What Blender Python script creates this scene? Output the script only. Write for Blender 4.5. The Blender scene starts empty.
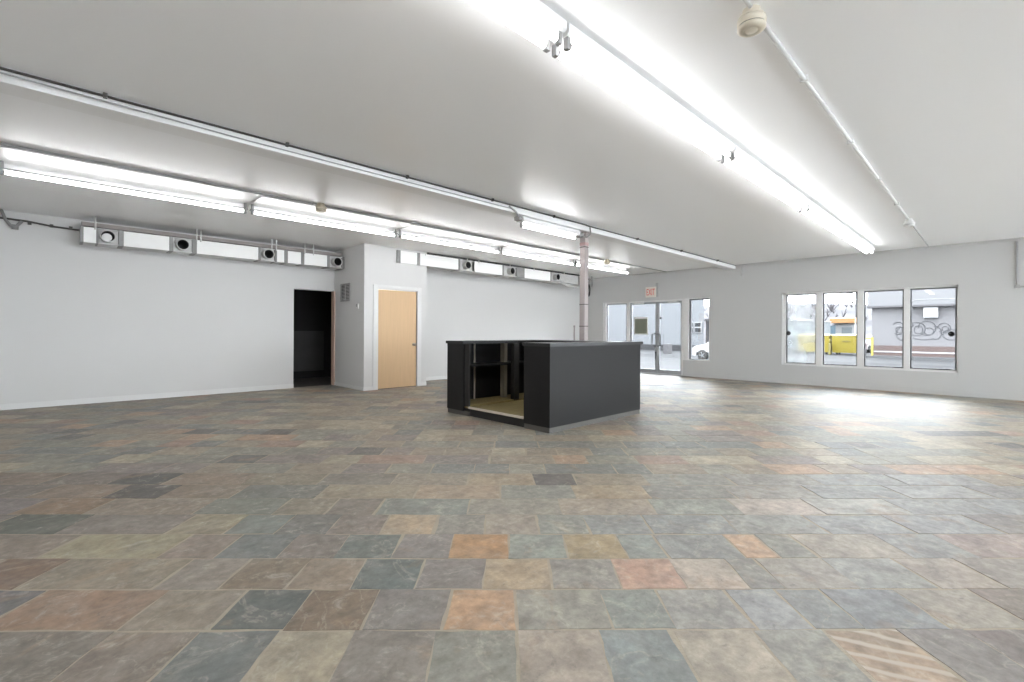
import bpy, bmesh, math, random
from mathutils import Vector, Matrix, Euler, noise

PI = math.pi
random.seed(7)
SC = bpy.context.scene
COL = SC.collection

# ------------------------------------------------------------------ materials
def lin(c):
    return tuple((v/255/12.92) if v/255 <= 0.04045 else ((v/255+0.055)/1.055)**2.4 for v in c)

def new_mat(name):
    m = bpy.data.materials.new(name); m.use_nodes = True
    nt = m.node_tree
    for n in list(nt.nodes): nt.nodes.remove(n)
    out = nt.nodes.new('ShaderNodeOutputMaterial')
    return m, nt, out

def N(nt, t, **kw):
    n = nt.nodes.new(t)
    for k, v in kw.items():
        if k in n.inputs: n.inputs[k].default_value = v
        else: setattr(n, k, v)
    return n

def surf(name, c, rough=0.5, metal=0.0, var=0.05, scale=6.0, bump=0.0, bscale=60.0, spec=0.5, stretch=(1,1,1), coat=0.0):
    """painted / metal / wood surface: base colour with soft noise variation and fine bump"""
    m, nt, out = new_mat(name)
    p = N(nt, 'ShaderNodeBsdfPrincipled')
    p.inputs['Roughness'].default_value = rough
    p.inputs['Metallic'].default_value = metal
    p.inputs['Specular IOR Level'].default_value = spec
    p.inputs['Coat Weight'].default_value = coat
    tc = N(nt, 'ShaderNodeTexCoord')
    mp = N(nt, 'ShaderNodeMapping'); mp.inputs['Scale'].default_value = stretch
    nt.links.new(tc.outputs['Object'], mp.inputs['Vector'])
    nz = N(nt, 'ShaderNodeTexNoise', Scale=scale, Detail=5.0, Roughness=0.6)
    nt.links.new(mp.outputs[0], nz.inputs['Vector'])
    mx = N(nt, 'ShaderNodeMix', data_type='RGBA')
    a = lin(c) if max(c) > 1.0 else c
    mx.inputs[6].default_value = (*[v*(1-var) for v in a], 1)
    mx.inputs[7].default_value = (*[min(1, v*(1+var)) for v in a], 1)
    nt.links.new(nz.outputs['Fac'], mx.inputs[0])
    nt.links.new(mx.outputs[2], p.inputs['Base Color'])
    if bump > 0:
        n2 = N(nt, 'ShaderNodeTexNoise', Scale=bscale, Detail=3.0)
        nt.links.new(mp.outputs[0], n2.inputs['Vector'])
        b = N(nt, 'ShaderNodeBump', Strength=bump, Distance=0.01)
        nt.links.new(n2.outputs['Fac'], b.inputs['Height'])
        nt.links.new(b.outputs[0], p.inputs['Normal'])
    nt.links.new(p.outputs[0], out.inputs[0])
    return m

OUT = .175
def osurf(name, c, *a, **k):
    return surf(name, tuple(v*OUT for v in c), *a, **k)

def emit(name, c, s):
    m, nt, out = new_mat(name)
    e = N(nt, 'ShaderNodeEmission', Strength=s); e.inputs['Color'].default_value = (*c, 1)
    nt.links.new(e.outputs[0], out.inputs[0])
    return m

def glass_mat(name, tint=(0.95, 0.97, 0.98), refl=1.0, refl_film=0.0):
    m, nt, out = new_mat(name)
    t = N(nt, 'ShaderNodeBsdfTransparent'); t.inputs[0].default_value = (*tint, 1)
    g = N(nt, 'ShaderNodeBsdfGlossy', Roughness=0.02)
    f = N(nt, 'ShaderNodeFresnel', IOR=1.45)
    mt = N(nt, 'ShaderNodeMath', operation='MULTIPLY'); mt.inputs[1].default_value = refl
    nt.links.new(f.outputs[0], mt.inputs[0])
    mx = N(nt, 'ShaderNodeMixShader')
    nt.links.new(mt.outputs[0], mx.inputs[0]); nt.links.new(t.outputs[0], mx.inputs[1]); nt.links.new(g.outputs[0], mx.inputs[2])
    last = mx
    if refl_film > 0:
        d = N(nt, 'ShaderNodeBsdfDiffuse'); d.inputs[0].default_value = (0.85, 0.88, 0.9, 1)
        tc = N(nt, 'ShaderNodeTexCoord'); nz = N(nt, 'ShaderNodeTexNoise', Scale=2.5, Detail=3.0)
        nt.links.new(tc.outputs['Object'], nz.inputs['Vector'])
        mm = N(nt, 'ShaderNodeMath', operation='MULTIPLY'); mm.inputs[1].default_value = refl_film*2
        nt.links.new(nz.outputs['Fac'], mm.inputs[0])
        m2 = N(nt, 'ShaderNodeMixShader')
        nt.links.new(mm.outputs[0], m2.inputs[0]); nt.links.new(mx.outputs[0], m2.inputs[1]); nt.links.new(d.outputs[0], m2.inputs[2])
        last = m2
    nt.links.new(last.outputs[0], out.inputs[0])
    return m

def slate_mat():
    """natural slate: every tile carries its own colour; veins, rust patches and clefts come from noise"""
    m, nt, out = new_mat('slate')
    p = N(nt, 'ShaderNodeBsdfPrincipled')
    at = N(nt, 'ShaderNodeAttribute', attribute_name='tile_color')
    off = N(nt, 'ShaderNodeAttribute', attribute_name='tile_offset')
    tc = N(nt, 'ShaderNodeTexCoord')
    vm = N(nt, 'ShaderNodeVectorMath', operation='ADD')
    nt.links.new(tc.outputs['Object'], vm.inputs[0]); nt.links.new(off.outputs['Vector'], vm.inputs[1])
    def noise_tex(scale, detail=6.0, rough=0.6, dist=0.0):
        n = N(nt, 'ShaderNodeTexNoise', Scale=scale, Detail=detail, Roughness=rough, Distortion=dist)
        nt.links.new(vm.outputs[0], n.inputs['Vector']); return n
    def ramp(src, p0, p1):
        r = N(nt, 'ShaderNodeMapRange'); r.inputs[1].default_value = p0; r.inputs[2].default_value = p1
        nt.links.new(src.outputs['Fac'], r.inputs[0]); return r
    def mix(fac, a, bcol, mode='MIX', amt=None):
        x = N(nt, 'ShaderNodeMix', data_type='RGBA', blend_type=mode)
        if fac is None: x.inputs[0].default_value = amt
        elif amt is None: nt.links.new(fac.outputs[0], x.inputs[0])
        else:
            k = N(nt, 'ShaderNodeMath', operation='MULTIPLY'); k.inputs[1].default_value = amt
            nt.links.new(fac.outputs[0], k.inputs[0]); nt.links.new(k.outputs[0], x.inputs[0])
        nt.links.new(a, x.inputs[6])
        if isinstance(bcol, tuple): x.inputs[7].default_value = (*bcol, 1)
        else: nt.links.new(bcol, x.inputs[7])
        return x.outputs[2]
    base = at.outputs['Color']
    broad = noise_tex(5.0, 6, .65, .6)
    fine = noise_tex(26.0, 8, .68)
    c = mix(ramp(broad, .42, .68), base, (0.215, 0.20, 0.175), 'MIX', .40)        # grey-green patches
    rust = noise_tex(3.1, 5, .6, 1.2)
    c = mix(ramp(rust, .60, .70), c, (0.30, 0.20, 0.12), 'MIX', .38)               # rust patches
    pale = noise_tex(8.0, 9, .74, 1.0)
    c = mix(ramp(pale, .56, .70), c, (0.42, 0.385, 0.32), 'MIX', .6)              # pale mineral flecks
    dark = noise_tex(20.0, 9, .7, .8)
    c = mix(ramp(dark, .58, .72), c, (0.09, 0.09, 0.085), 'MIX', .45)
    fm = N(nt, 'ShaderNodeMapRange'); fm.inputs[1].default_value = .3; fm.inputs[2].default_value = .7; fm.inputs[3].default_value = .78; fm.inputs[4].default_value = 1.2
    nt.links.new(fine.outputs['Fac'], fm.inputs[0])
    fx = N(nt, 'ShaderNodeVectorMath', operation='SCALE'); nt.links.new(c, fx.inputs[0]); nt.links.new(fm.outputs[0], fx.inputs['Scale'])
    c = fx.outputs[0]
    # thin pale veins: where a warped noise crosses one half
    vn = noise_tex(1.9, 5, .55, 1.0)
    v1 = N(nt, 'ShaderNodeMath', operation='SUBTRACT'); v1.inputs[1].default_value = .5; nt.links.new(vn.outputs['Fac'], v1.inputs[0])
    v2 = N(nt, 'ShaderNodeMath', operation='ABSOLUTE'); nt.links.new(v1.outputs[0], v2.inputs[0])
    v3 = N(nt, 'ShaderNodeMapRange'); v3.inputs[1].default_value = .002; v3.inputs[2].default_value = .011; v3.inputs[3].default_value = 1; v3.inputs[4].default_value = 0
    nt.links.new(v2.outputs[0], v3.inputs[0])
    v4 = N(nt, 'ShaderNodeMath', operation='MULTIPLY'); nt.links.new(v3.outputs[0], v4.inputs[0]); nt.links.new(ramp(fine, .38, .6).outputs[0], v4.inputs[1])
    c = mix(v4, c, (0.42, 0.375, 0.30), 'MIX', .38)
    mot = noise_tex(6.5, 7, .66, .4)
    mm = N(nt, 'ShaderNodeMapRange'); mm.inputs[1].default_value = .35; mm.inputs[2].default_value = .65; mm.inputs[3].default_value = .82; mm.inputs[4].default_value = 1.17
    nt.links.new(mot.outputs['Fac'], mm.inputs[0])
    mv = N(nt, 'ShaderNodeVectorMath', operation='SCALE'); nt.links.new(c, mv.inputs[0]); nt.links.new(mm.outputs[0], mv.inputs['Scale'])
    c = mv.outputs[0]
    # the one strongly veined tan tile
    sp = N(nt, 'ShaderNodeAttribute', attribute_name='tile_stripe')
    wv = N(nt, 'ShaderNodeTexWave', Scale=4.2, Distortion=2.6, Detail=3.0); wv.bands_direction = 'Y'
    mpr = N(nt, 'ShaderNodeMapping'); mpr.inputs['Rotation'].default_value = (0, 0, 1.2)
    nt.links.new(tc.outputs['Object'], mpr.inputs['Vector']); nt.links.new(mpr.outputs[0], wv.inputs['Vector'])
    wr = N(nt, 'ShaderNodeMapRange'); wr.inputs[1].default_value = .62; wr.inputs[2].default_value = .95
    nt.links.new(wv.outputs['Fac'], wr.inputs[0])
    k = N(nt, 'ShaderNodeMath', operation='MULTIPLY')
    nt.links.new(wr.outputs[0], k.inputs[0]); nt.links.new(sp.outputs['Fac'], k.inputs[1])
    c = mix(k, c, (0.43, 0.365, 0.30))
    hs = N(nt, 'ShaderNodeHueSaturation', Saturation=SLATE_SAT, Value=SLATE_VAL)
    nt.links.new(c, hs.inputs['Color'])
    nt.links.new(hs.outputs[0], p.inputs['Base Color'])
    rr = N(nt, 'ShaderNodeMapRange'); rr.inputs[3].default_value = SLATE_R0; rr.inputs[4].default_value = SLATE_R1
    nt.links.new(broad.outputs['Fac'], rr.inputs[0]); nt.links.new(rr.outputs[0], p.inputs['Roughness'])
    p.inputs['Specular IOR Level'].default_value = SLATE_SPEC
    b1 = N(nt, 'ShaderNodeBump', Strength=0.3, Distance=0.007)
    nt.links.new(broad.outputs['Fac'], b1.inputs['Height'])
    b2 = N(nt, 'ShaderNodeBump', Strength=0.30, Distance=0.004)
    nt.links.new(pale.outputs['Fac'], b2.inputs['Height']); nt.links.new(b1.outputs[0], b2.inputs['Normal'])
    nt.links.new(b2.outputs[0], p.inputs['Normal'])
    nt.links.new(p.outputs[0], out.inputs[0])
    return m

SLATE_SAT, SLATE_VAL, SLATE_R0, SLATE_R1, SLATE_SPEC = 0.90, 1.12, 0.46, 0.66, 0.62
TUBE = 4.8
EXPOSURE = 1.75
SKY = 5.4
M = {}
M['wall'] = surf('white wall paint', (0.68, 0.677, 0.672), .55, var=.015, scale=1.5, bump=.06, bscale=90)
M['ceiling'] = surf('white ceiling paint', (0.93, 0.932, 0.935), .38, var=.01, scale=.8, bump=.04, bscale=70)
M['beam'] = surf('white beam paint', (0.88,0.88,0.875), .5, var=.02)
M['trim'] = surf('white trim paint', (0.74, 0.74, 0.735), .4, var=.015)
M['wallgrey'] = surf('pale grey wall paint', (0.54, 0.54, 0.537), .55, var=.015, scale=1.5, bump=.05, bscale=90)  # greyer than the other walls
M['slate'] = slate_mat()
M['grout'] = surf('sandy grout', (0.40, 0.345, 0.275), .9, var=.25, scale=9, bump=.4, bscale=80)
M['dark_wall'] = surf('dark storeroom paint', (0.022, 0.021, 0.021), .85, var=.2, scale=2)  # near-black colour stands in for the room being unlit
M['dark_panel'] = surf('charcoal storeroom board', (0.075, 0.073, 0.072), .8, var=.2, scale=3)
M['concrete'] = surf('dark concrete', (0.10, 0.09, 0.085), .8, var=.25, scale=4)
M['maple'] = surf('maple veneer', (216, 183, 143), .45, var=.10, scale=3.0, stretch=(14, 14, .7), bump=.03, bscale=20)
M['jamb'] = surf('raw timber jamb', (216, 188, 172), .6, var=.1, scale=5, stretch=(8, 8, 1))
M['steel'] = surf('brushed steel', (0.55, 0.54, 0.52), .3, metal=1.0)
M['brass'] = surf('satin nickel', (0.42, 0.38, 0.33), .3, metal=1.0)
M['galv'] = surf('galvanised sheet', (0.60, 0.60, 0.59), .45, metal=.15, var=.2, scale=14)
M['galvdark'] = surf('dull grey strapping', (0.28, 0.28, 0.275), .55, metal=.1, var=.2, scale=10)
M['ductwhite'] = surf('white enamelled sheet', (0.93, 0.93, 0.92), .35, var=.02)
M['bore'] = surf('dark duct bore', (0.02, 0.02, 0.02), .6)  # shade inside the spouts put into the colour
M['raceway'] = surf('taupe painted raceway', (0.33, 0.30, 0.285), .6, var=.12)
M['blackmetal'] = surf('black painted metal', (0.03, 0.03, 0.03), .5)
M['pipe'] = surf('dark conduit', (0.10, 0.095, 0.09), .45, metal=.5, var=.3, scale=8)
M['greypipe'] = surf('painted grey conduit', (0.40, 0.40, 0.40), .5, var=.1)
M['whitepipe'] = surf('white painted conduit', (0.72, 0.72, 0.71), .45, var=.04)
M['housing'] = surf('white fixture enamel', (0.85, 0.85, 0.85), .35, var=.02)
M['fixgrey'] = surf('grey fixture spine', (0.33, 0.33, 0.325), .5, var=.05)
M['tube'] = emit('fluorescent tube', (0.985, 0.99, 1.0), TUBE)
M['tube_single'] = emit('bright fluorescent tube', (0.985, 0.985, 1.0), TUBE*2.3)
M['cream'] = surf('aged cream plastic', (0.70, 0.64, 0.53), .4, var=.04)
M['tan'] = surf('tan plastic', (0.55, 0.49, 0.38), .45, var=.05)
M['darkslot'] = surf('dark slot', (0.06, 0.055, 0.05), .7)
M['post'] = surf('mauve primed steel', (0.41, 0.365, 0.36), .5, var=.12, scale=7, stretch=(1, 1, .4))
M['redtape'] = surf('faded red tape', (0.46, 0.31, 0.30), .6)
M['counter'] = surf('charcoal stained wood', (0.007, 0.0066, 0.007), .5, var=.35, scale=5, stretch=(1.2, 1.2, 16), bump=.04, bscale=25, spec=.35)
M['worktop'] = surf('black laminate worktop', (0.012, 0.012, 0.0125), .3, var=.2)
M['counter_in'] = surf('black painted board', (0.018, 0.017, 0.016), .6, var=.3)
M['kick'] = surf('grey toe kick', (0.095, 0.09, 0.083), .6, var=.15)
M['plywood'] = surf('olive plywood', (0.26, 0.205, 0.085), .6, var=.35, scale=3, stretch=(1, 6, 1))
M['strip'] = surf('pale wooden edging', (0.62, 0.56, 0.49), .4, var=.08)
M['stud'] = surf('bare grey timber', (0.25, 0.22, 0.17), .7, var=.2, scale=8)
M['alu'] = surf('anodised aluminium', (0.40, 0.41, 0.43), .4, metal=.35, var=.04)
M['aludark'] = surf('dark aluminium gasket', (0.11, 0.11, 0.115), .5)
M['glass'] = glass_mat('window glass')
M['hazyglass'] = glass_mat('hazy window glass', refl_film=.30)  # diffuse film stands in for a whitish reflection on the pane
M['rubber'] = surf('black rubber', (0.012, 0.012, 0.013), .5)
M['olive'] = surf('olive card', (0.165, 0.18, 0.135), .6, var=.06)
M['paper'] = surf('white paper', (0.85, 0.85, 0.84), .7)
M['signwhite'] = surf('sign face', (0.78, 0.74, 0.68), .45)
M['signred'] = surf('sign red', (0.72, 0.10, 0.08), .5)
# outdoors
M['snow'] = surf('packed snow', (0.82, 0.83, 0.85), .9, var=.05)  # pale ground colour added to bounce light indoors
M['street'] = osurf('salted pale asphalt', (0.17, 0.17, 0.178), .9, spec=.1, var=.35, scale=.7, stretch=(.6, .25, 1))
M['asphalt'] = osurf('grey asphalt', (0.11, 0.11, 0.118), .9, spec=.1, var=.25, scale=1.2)
M['pavement'] = osurf('pale pavement', (0.27, 0.27, 0.28), .9, spec=.1, var=.1, scale=1)
M['stucco'] = osurf('grey stucco', (0.42, 0.405, 0.425), .9, var=.05, scale=2, bump=.2)
M['fascia'] = osurf('pale grey fascia', (0.37, 0.365, 0.385), .7, var=.03)
M['soffit'] = osurf('dark fascia edge', (0.16, 0.15, 0.165), .8)
M['brick'] = osurf('brown red brick base', (0.24, 0.155, 0.14), .9, var=.2, scale=6)
M['graffiti'] = osurf('grey spray paint', (0.12, 0.12, 0.14), .8)
M['boxwhite'] = osurf('white metal box', (0.86, 0.86, 0.88), .5)
M['yellow'] = osurf('yellow painted steel', (0.84, 0.66, 0.06), .5, var=.1, scale=2)
M['dyellow'] = osurf('dark yellow rim', (0.42, 0.34, 0.05), .6)
M['orange'] = osurf('orange canopy', (0.85, 0.40, 0.08), .6)
M['blue'] = osurf('pale blue panel', (0.26, 0.45, 0.60), .6)
M['shed'] = osurf('pale blue grey cladding', (0.40, 0.46, 0.50), .7, var=.06)
M['hill'] = osurf('bare winter hillside', (0.13, 0.12, 0.14), .95, var=.4, scale=.5, bump=.5, bscale=2)
M['scrub'] = osurf('bare twigs', (0.17, 0.15, 0.165), .95, var=.4, scale=2)
M['siding'] = osurf('pale siding', (0.32, 0.335, 0.365), .8, var=.03, scale=2)
M['winframe'] = osurf('pale window frame', (0.8, 0.8, 0.82), .6)
M['darkpane'] = osurf('dark window pane', (0.06, 0.065, 0.075), .6, spec=.1)
M['darkbrick'] = osurf('dark brick', (0.11, 0.10, 0.11), .9, var=.2, scale=5)
M['carwhite'] = osurf('white car paint', (0.88, 0.88, 0.9), .2, var=.01, coat=.5)
M['hub'] = osurf('wheel alloy', (0.45, 0.46, 0.48), .4)
M['carglass'] = osurf('tinted car glass', (0.05, 0.055, 0.06), .08)
M['tyre'] = osurf('tyre rubber', (0.025, 0.025, 0.026), .8)
M['carred'] = osurf('dark red car paint', (0.25, 0.03, 0.05), .3)

# ------------------------------------------------------------------ mesh helpers
class MB:
    def __init__(s): s.bm = bmesh.new()
    def box(s, x0, x1, y0, y1, z0, z1, bev=0.0):
        x0, x1 = min(x0, x1), max(x0, x1); y0, y1 = min(y0, y1), max(y0, y1); z0, z1 = min(z0, z1), max(z0, z1)
        v = [s.bm.verts.new((x, y, z)) for x in (x0, x1) for y in (y0, y1) for z in (z0, z1)]
        fs = []
        for q in ((0,1,3,2), (4,6,7,5), (0,4,5,1), (2,3,7,6), (0,2,6,4), (1,5,7,3)):
            fs.append(s.bm.faces.new([v[i] for i in q]))
        if bev > 0:
            es = list({e for f in fs for e in f.edges})
            bmesh.ops.bevel(s.bm, geom=es, offset=bev, segments=2, affect='EDGES', profile=.6)
        return s
    def cyl(s, a, b, r, n=16, r2=None, cap=True):
        a, b = Vector(a), Vector(b); d = (b-a).normalized()
        t = Vector((0,0,1)) if abs(d.z) < .9 else Vector((1,0,0))
        u = d.cross(t).normalized(); w = d.cross(u)
        r2 = r if r2 is None else r2
        A = [s.bm.verts.new(a+(u*math.cos(2*PI*i/n)+w*math.sin(2*PI*i/n))*r) for i in range(n)]
        B = [s.bm.verts.new(b+(u*math.cos(2*PI*i/n)+w*math.sin(2*PI*i/n))*r2) for i in range(n)]
        for i in range(n):
            f = s.bm.faces.new((A[i], A[(i+1)%n], B[(i+1)%n], B[i])); f.smooth = True
        if cap:
            s.bm.faces.new(A[::-1]); s.bm.faces.new(B)
        return s
    def tube(s, pts, r, n=10, closed=False):
        pts = [Vector(p) for p in pts]; rings = []; L = len(pts); u = None
        for i, p in enumerate(pts):
            if closed: d = (pts[(i+1)%L]-pts[i-1]).normalized()
            else: d = (pts[min(i+1, L-1)]-pts[max(i-1, 0)]).normalized()
            if u is None:
                t = Vector((0,0,1)) if abs(d.z) < .9 else Vector((1,0,0)); u = d.cross(t).normalized()
            else:
                u = (u-d*u.dot(d)).normalized()
            w = d.cross(u)
            rings.append([s.bm.verts.new(p+(u*math.cos(2*PI*k/n)+w*math.sin(2*PI*k/n))*r) for k in range(n)])
        for i in range(L if closed else L-1):
            A, B = rings[i], rings[(i+1)%L]
            for k in range(n):
                f = s.bm.faces.new((A[k], A[(k+1)%n], B[(k+1)%n], B[k])); f.smooth = True
        if not closed:
            s.bm.faces.new(rings[0][::-1]); s.bm.faces.new(rings[-1])
        return s
    def lathe(s, prof, c=(0,0,0), axis='z', n=28):
        """prof: list of (radius, height)"""
        c = Vector(c); rings = []
        for r, h in prof:
            ring = []
            for i in range(n):
                a = 2*PI*i/n; x, y = r*math.cos(a), r*math.sin(a)
                p = {'z': (x, y, h), '-y': (x, -h, y), '-x': (-h, x, y)}[axis]
                ring.append(s.bm.verts.new(c+Vector(p)))
            rings.append(ring)
        for A, B in zip(rings, rings[1:]):
            for i in range(n):
                f = s.bm.faces.new((A[i], A[(i+1)%n], B[(i+1)%n], B[i])); f.smooth = True
        if prof[0][0] > 1e-5: s.bm.faces.new(rings[0][::-1])
        if prof[-1][0] > 1e-5: s.bm.faces.new(rings[-1])
        return s
    def prism(s, poly, axis, h0, h1):
        """extrude a 2-D outline; axis 'y': outline is (x,z); axis 'x': (y,z); axis 'z': (x,y)"""
        mk = {'y': lambda p, h: (p[0], h, p[1]), 'x': lambda p, h: (h, p[0], p[1]), 'z': lambda p, h: (p[0], p[1], h)}[axis]
        A = [s.bm.verts.new(mk(p, h0)) for p in poly]; B = [s.bm.verts.new(mk(p, h1)) for p in poly]
        k = len(poly)
        for i in range(k): s.bm.faces.new((A[i], A[(i+1)%k], B[(i+1)%k], B[i]))
        s.bm.faces.new(A[::-1]); s.bm.faces.new(B)
        return s
    def plate_hole(s, x0, x1, z0, z1, cx, cz, r, y, th, n=32):
        """vertical plate facing -y, with a round hole"""
        def sq(a):
            dx, dz = math.cos(a), math.sin(a); t = 1e9
            if dx > 1e-9: t = min(t, (x1-cx)/dx)
            if dx < -1e-9: t = min(t, (x0-cx)/dx)
            if dz > 1e-9: t = min(t, (z1-cz)/dz)
            if dz < -1e-9: t = min(t, (z0-cz)/dz)
            return cx+dx*t, cz+dz*t
        angs = [2*PI*i/n for i in range(n)]+[math.atan2(z-cz, x-cx) % (2*PI) for x in (x0, x1) for z in (z0, z1)]
        angs = sorted(set(round(a, 6) for a in angs))
        k = len(angs); layers = []
        for yy in (y, y+th):
            I = [s.bm.verts.new((cx+r*math.cos(a), yy, cz+r*math.sin(a))) for a in angs]
            O = []
            for a in angs:
                px, pz = sq(a); O.append(s.bm.verts.new((px, yy, pz)))
            layers.append((I, O))
            for i in range(k): s.bm.faces.new((I[i], I[(i+1)%k], O[(i+1)%k], O[i]))
        (I0, O0), (I1, O1) = layers
        for i in range(k):
            s.bm.faces.new((I0[i], I0[(i+1)%k], I1[(i+1)%k], I1[i])); s.bm.faces.new((O0[i], O0[(i+1)%k], O1[(i+1)%k], O1[i]))
        return s
    def build(s, name, m, parent=None, **kw):
        bmesh.ops.recalc_face_normals(s.bm, faces=s.bm.faces)
        me = bpy.data.meshes.new(name); s.bm.to_mesh(me); s.bm.free()
        o = bpy.data.objects.new(name, me); COL.objects.link(o)
        me.materials.append(M[m] if isinstance(m, str) else m)
        if parent is not None: put(o, parent)
        if kw: tag(o, **kw)
        return o

WORLD = {}
def put(o, parent):
    """parent while keeping the world coordinates the mesh was built in"""
    o.parent = parent
    w = Matrix.Identity(4); p = parent
    chain = []
    while p is not None: chain.append(p); p = p.parent
    for p in reversed(chain): w = w @ p.matrix_parent_inverse @ Matrix.LocRotScale(p.location, p.rotation_euler, p.scale)
    o.matrix_parent_inverse = w.inverted()

def tag(o, label=None, cat=None, group=None, kind=None):
    if label: o['label'] = label
    if cat: o['category'] = cat
    if group: o['group'] = group
    if kind: o['kind'] = kind
    return o

def thing(name, label, cat, loc=(0,0,0), group=None, kind=None):
    o = bpy.data.objects.new(name, None); COL.objects.link(o)
    o.location = loc; o.empty_display_size = .1
    return tag(o, label, cat, group, kind)

def copy_tree(o, parent=None):
    c = o.copy(); COL.objects.link(c)
    if parent is not None:
        c.parent = parent; c.matrix_parent_inverse = o.matrix_parent_inverse.copy()
    for ch in list(o.children): copy_tree(ch, c)
    return c

def text_mesh(s, size, m, name, extrude=.004):
    cu = bpy.data.curves.new(name, 'FONT'); cu.body = s; cu.size = size; cu.extrude = extrude
    cu.align_x = 'CENTER'; cu.align_y = 'CENTER'
    tmp = bpy.data.objects.new(name, cu); COL.objects.link(tmp)
    dg = bpy.context.evaluated_depsgraph_get()
    me = bpy.data.meshes.new_from_object(tmp.evaluated_get(dg))
    bpy.data.objects.remove(tmp)
    me.name = name; me.materials.clear(); me.materials.append(M[m])
    o = bpy.data.objects.new(name, me); COL.objects.link(o)
    return o
# ------------------------------------------------------------------ room shell
XL, XR = -0.60, 12.15        # west end / window wall
YN, YL, YB = -6.0, 9.88, 9.35
CX0, CX1, CY = 4.285, 5.72, 8.52   # closet block
ZC = 2.86

def clip(poly, axis, val, keep_less):
    out = []
    for i in range(len(poly)):
        a, b = poly[i], poly[(i+1) % len(poly)]
        ia = (a[axis] <= val) == keep_less or a[axis] == val
        ib = (b[axis] <= val) == keep_less or b[axis] == val
        if ia: out.append(a)
        if ia != ib:
            t = (val-a[axis])/(b[axis]-a[axis]); out.append((a[0]+(b[0]-a[0])*t, a[1]+(b[1]-a[1])*t))
    return out

TILE_ROWS = [
  ([-2.27,-1.49,-1.17,-0.86,-0.57,-0.26,0.04,0.36,0.64,0.96,1.23,1.53,1.79,2.11],
   [(118,112,103),(122,113,103),(103,108,106),(146,138,118),(124,119,112),(132,133,124),(150,141,129),(124,132,131),(160,153,138),(140,141,134),(160,140,118),(124,120,117),(120,113,110)]),
  ([-2.50,-2.02,-1.48,-1.14,-0.85,-0.55,-0.24,0.05,0.42,0.67,0.98,1.21,1.41,1.75,2.09,2.47],
   [(100,100,103),(136,112,91),(133,124,109),(90,96,93),(117,103,85),(118,114,110),(162,132,101),(138,137,127),(128,134,128),(143,143,138),(143,146,146),(132,136,135),(132,136,138),(145,140,130),(130,121,113)]),
  ([-2.94,-2.17,-1.57,-1.28,-0.98,-0.70,-0.40,-0.10,0.22,0.53,0.83,1.11,1.27,1.61,1.98,2.29,2.76],
   [(117,95,76),(134,125,107),(133,125,114),(119,107,90),(134,121,104),(96,104,102),(121,116,112),(158,142,116),(140,138,131),(176,144,123),(168,158,145),(138,138,132),(150,146,138),(140,142,138),(150,142,132),(138,133,126)]),
  ([-3.25,-2.36,-1.76,-1.48,-1.16,-0.87,-0.58,-0.29,0.02,0.33,0.63,0.84,1.24,1.42,1.62,2.11,2.46,3.05],
   [(125,115,102),(150,143,115),(128,117,106),(107,112,110),(120,113,106),(104,111,107),(126,122,118),(166,130,88),(131,137,129),(150,135,104),(130,136,131),(134,137,134),(168,141,114),(140,142,134),(152,146,134),(138,140,138),(146,134,128)]),
  ([-3.51,-3.02,-2.55,-1.93,-1.60,-1.31,-1.02,-0.72,-0.41,-0.12,0.19,0.49,0.85,1.36,1.88,2.39,2.91,3.43],
   [(112,105,98),(92,96,88),(122,115,107),(140,131,107),(111,117,111),(107,107,103),(121,112,104),(160,142,116),(134,132,123),(143,135,122),(133,136,128),(136,140,138),(134,138,136),(142,144,139),(135,138,137),(140,142,142),(135,132,128)]),
  ([-3.63,-3.10,-2.65,-1.97,-1.46,-1.14,-0.83,-0.24,0.36,0.97,1.53,2.05,2.62,3.18,3.75],
   [(114,107,105),(132,110,86),(130,118,102),(114,117,107),(128,120,103),(119,112,103),(124,130,123),(142,139,127),(148,138,123),(136,139,131),(160,152,142),(148,148,142),(140,142,140),(138,140,140)]),
  ([-3.87,-3.29,-2.78,-2.40,-1.90,-1.31,-0.64,-0.04,0.49,1.02,1.62,2.23,2.85,3.47,4.09],
   [(112,105,98),(128,113,97),(84,80,76),(128,114,97),(110,112,106),(138,128,108),(150,134,112),(128,130,121),(150,136,112),(132,132,124),(140,138,131),(134,137,134),(140,141,139),(130,130,128)]),
  ([-4.20,-3.49,-2.98,-2.58,-1.98,-1.42,-0.86,-0.29,0.22,0.54,1.10,1.76,2.43,3.09,3.77],
   [(124,110,95),(112,104,96),(76,76,74),(132,116,98),(130,122,104),(120,116,106),(136,128,112),(148,134,110),(96,92,90),(140,130,112),(134,134,126),(138,137,131),(130,132,130),(136,137,135)]),
]
PALETTE = [((122,121,110), 26), ((132,122,105), 20), ((146,122,98), 5), ((108,112,108), 16), ((88,88,85), 3),
           ((146,138,119), 12), ((118,111,105), 14), ((136,114,98), 4)]

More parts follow.
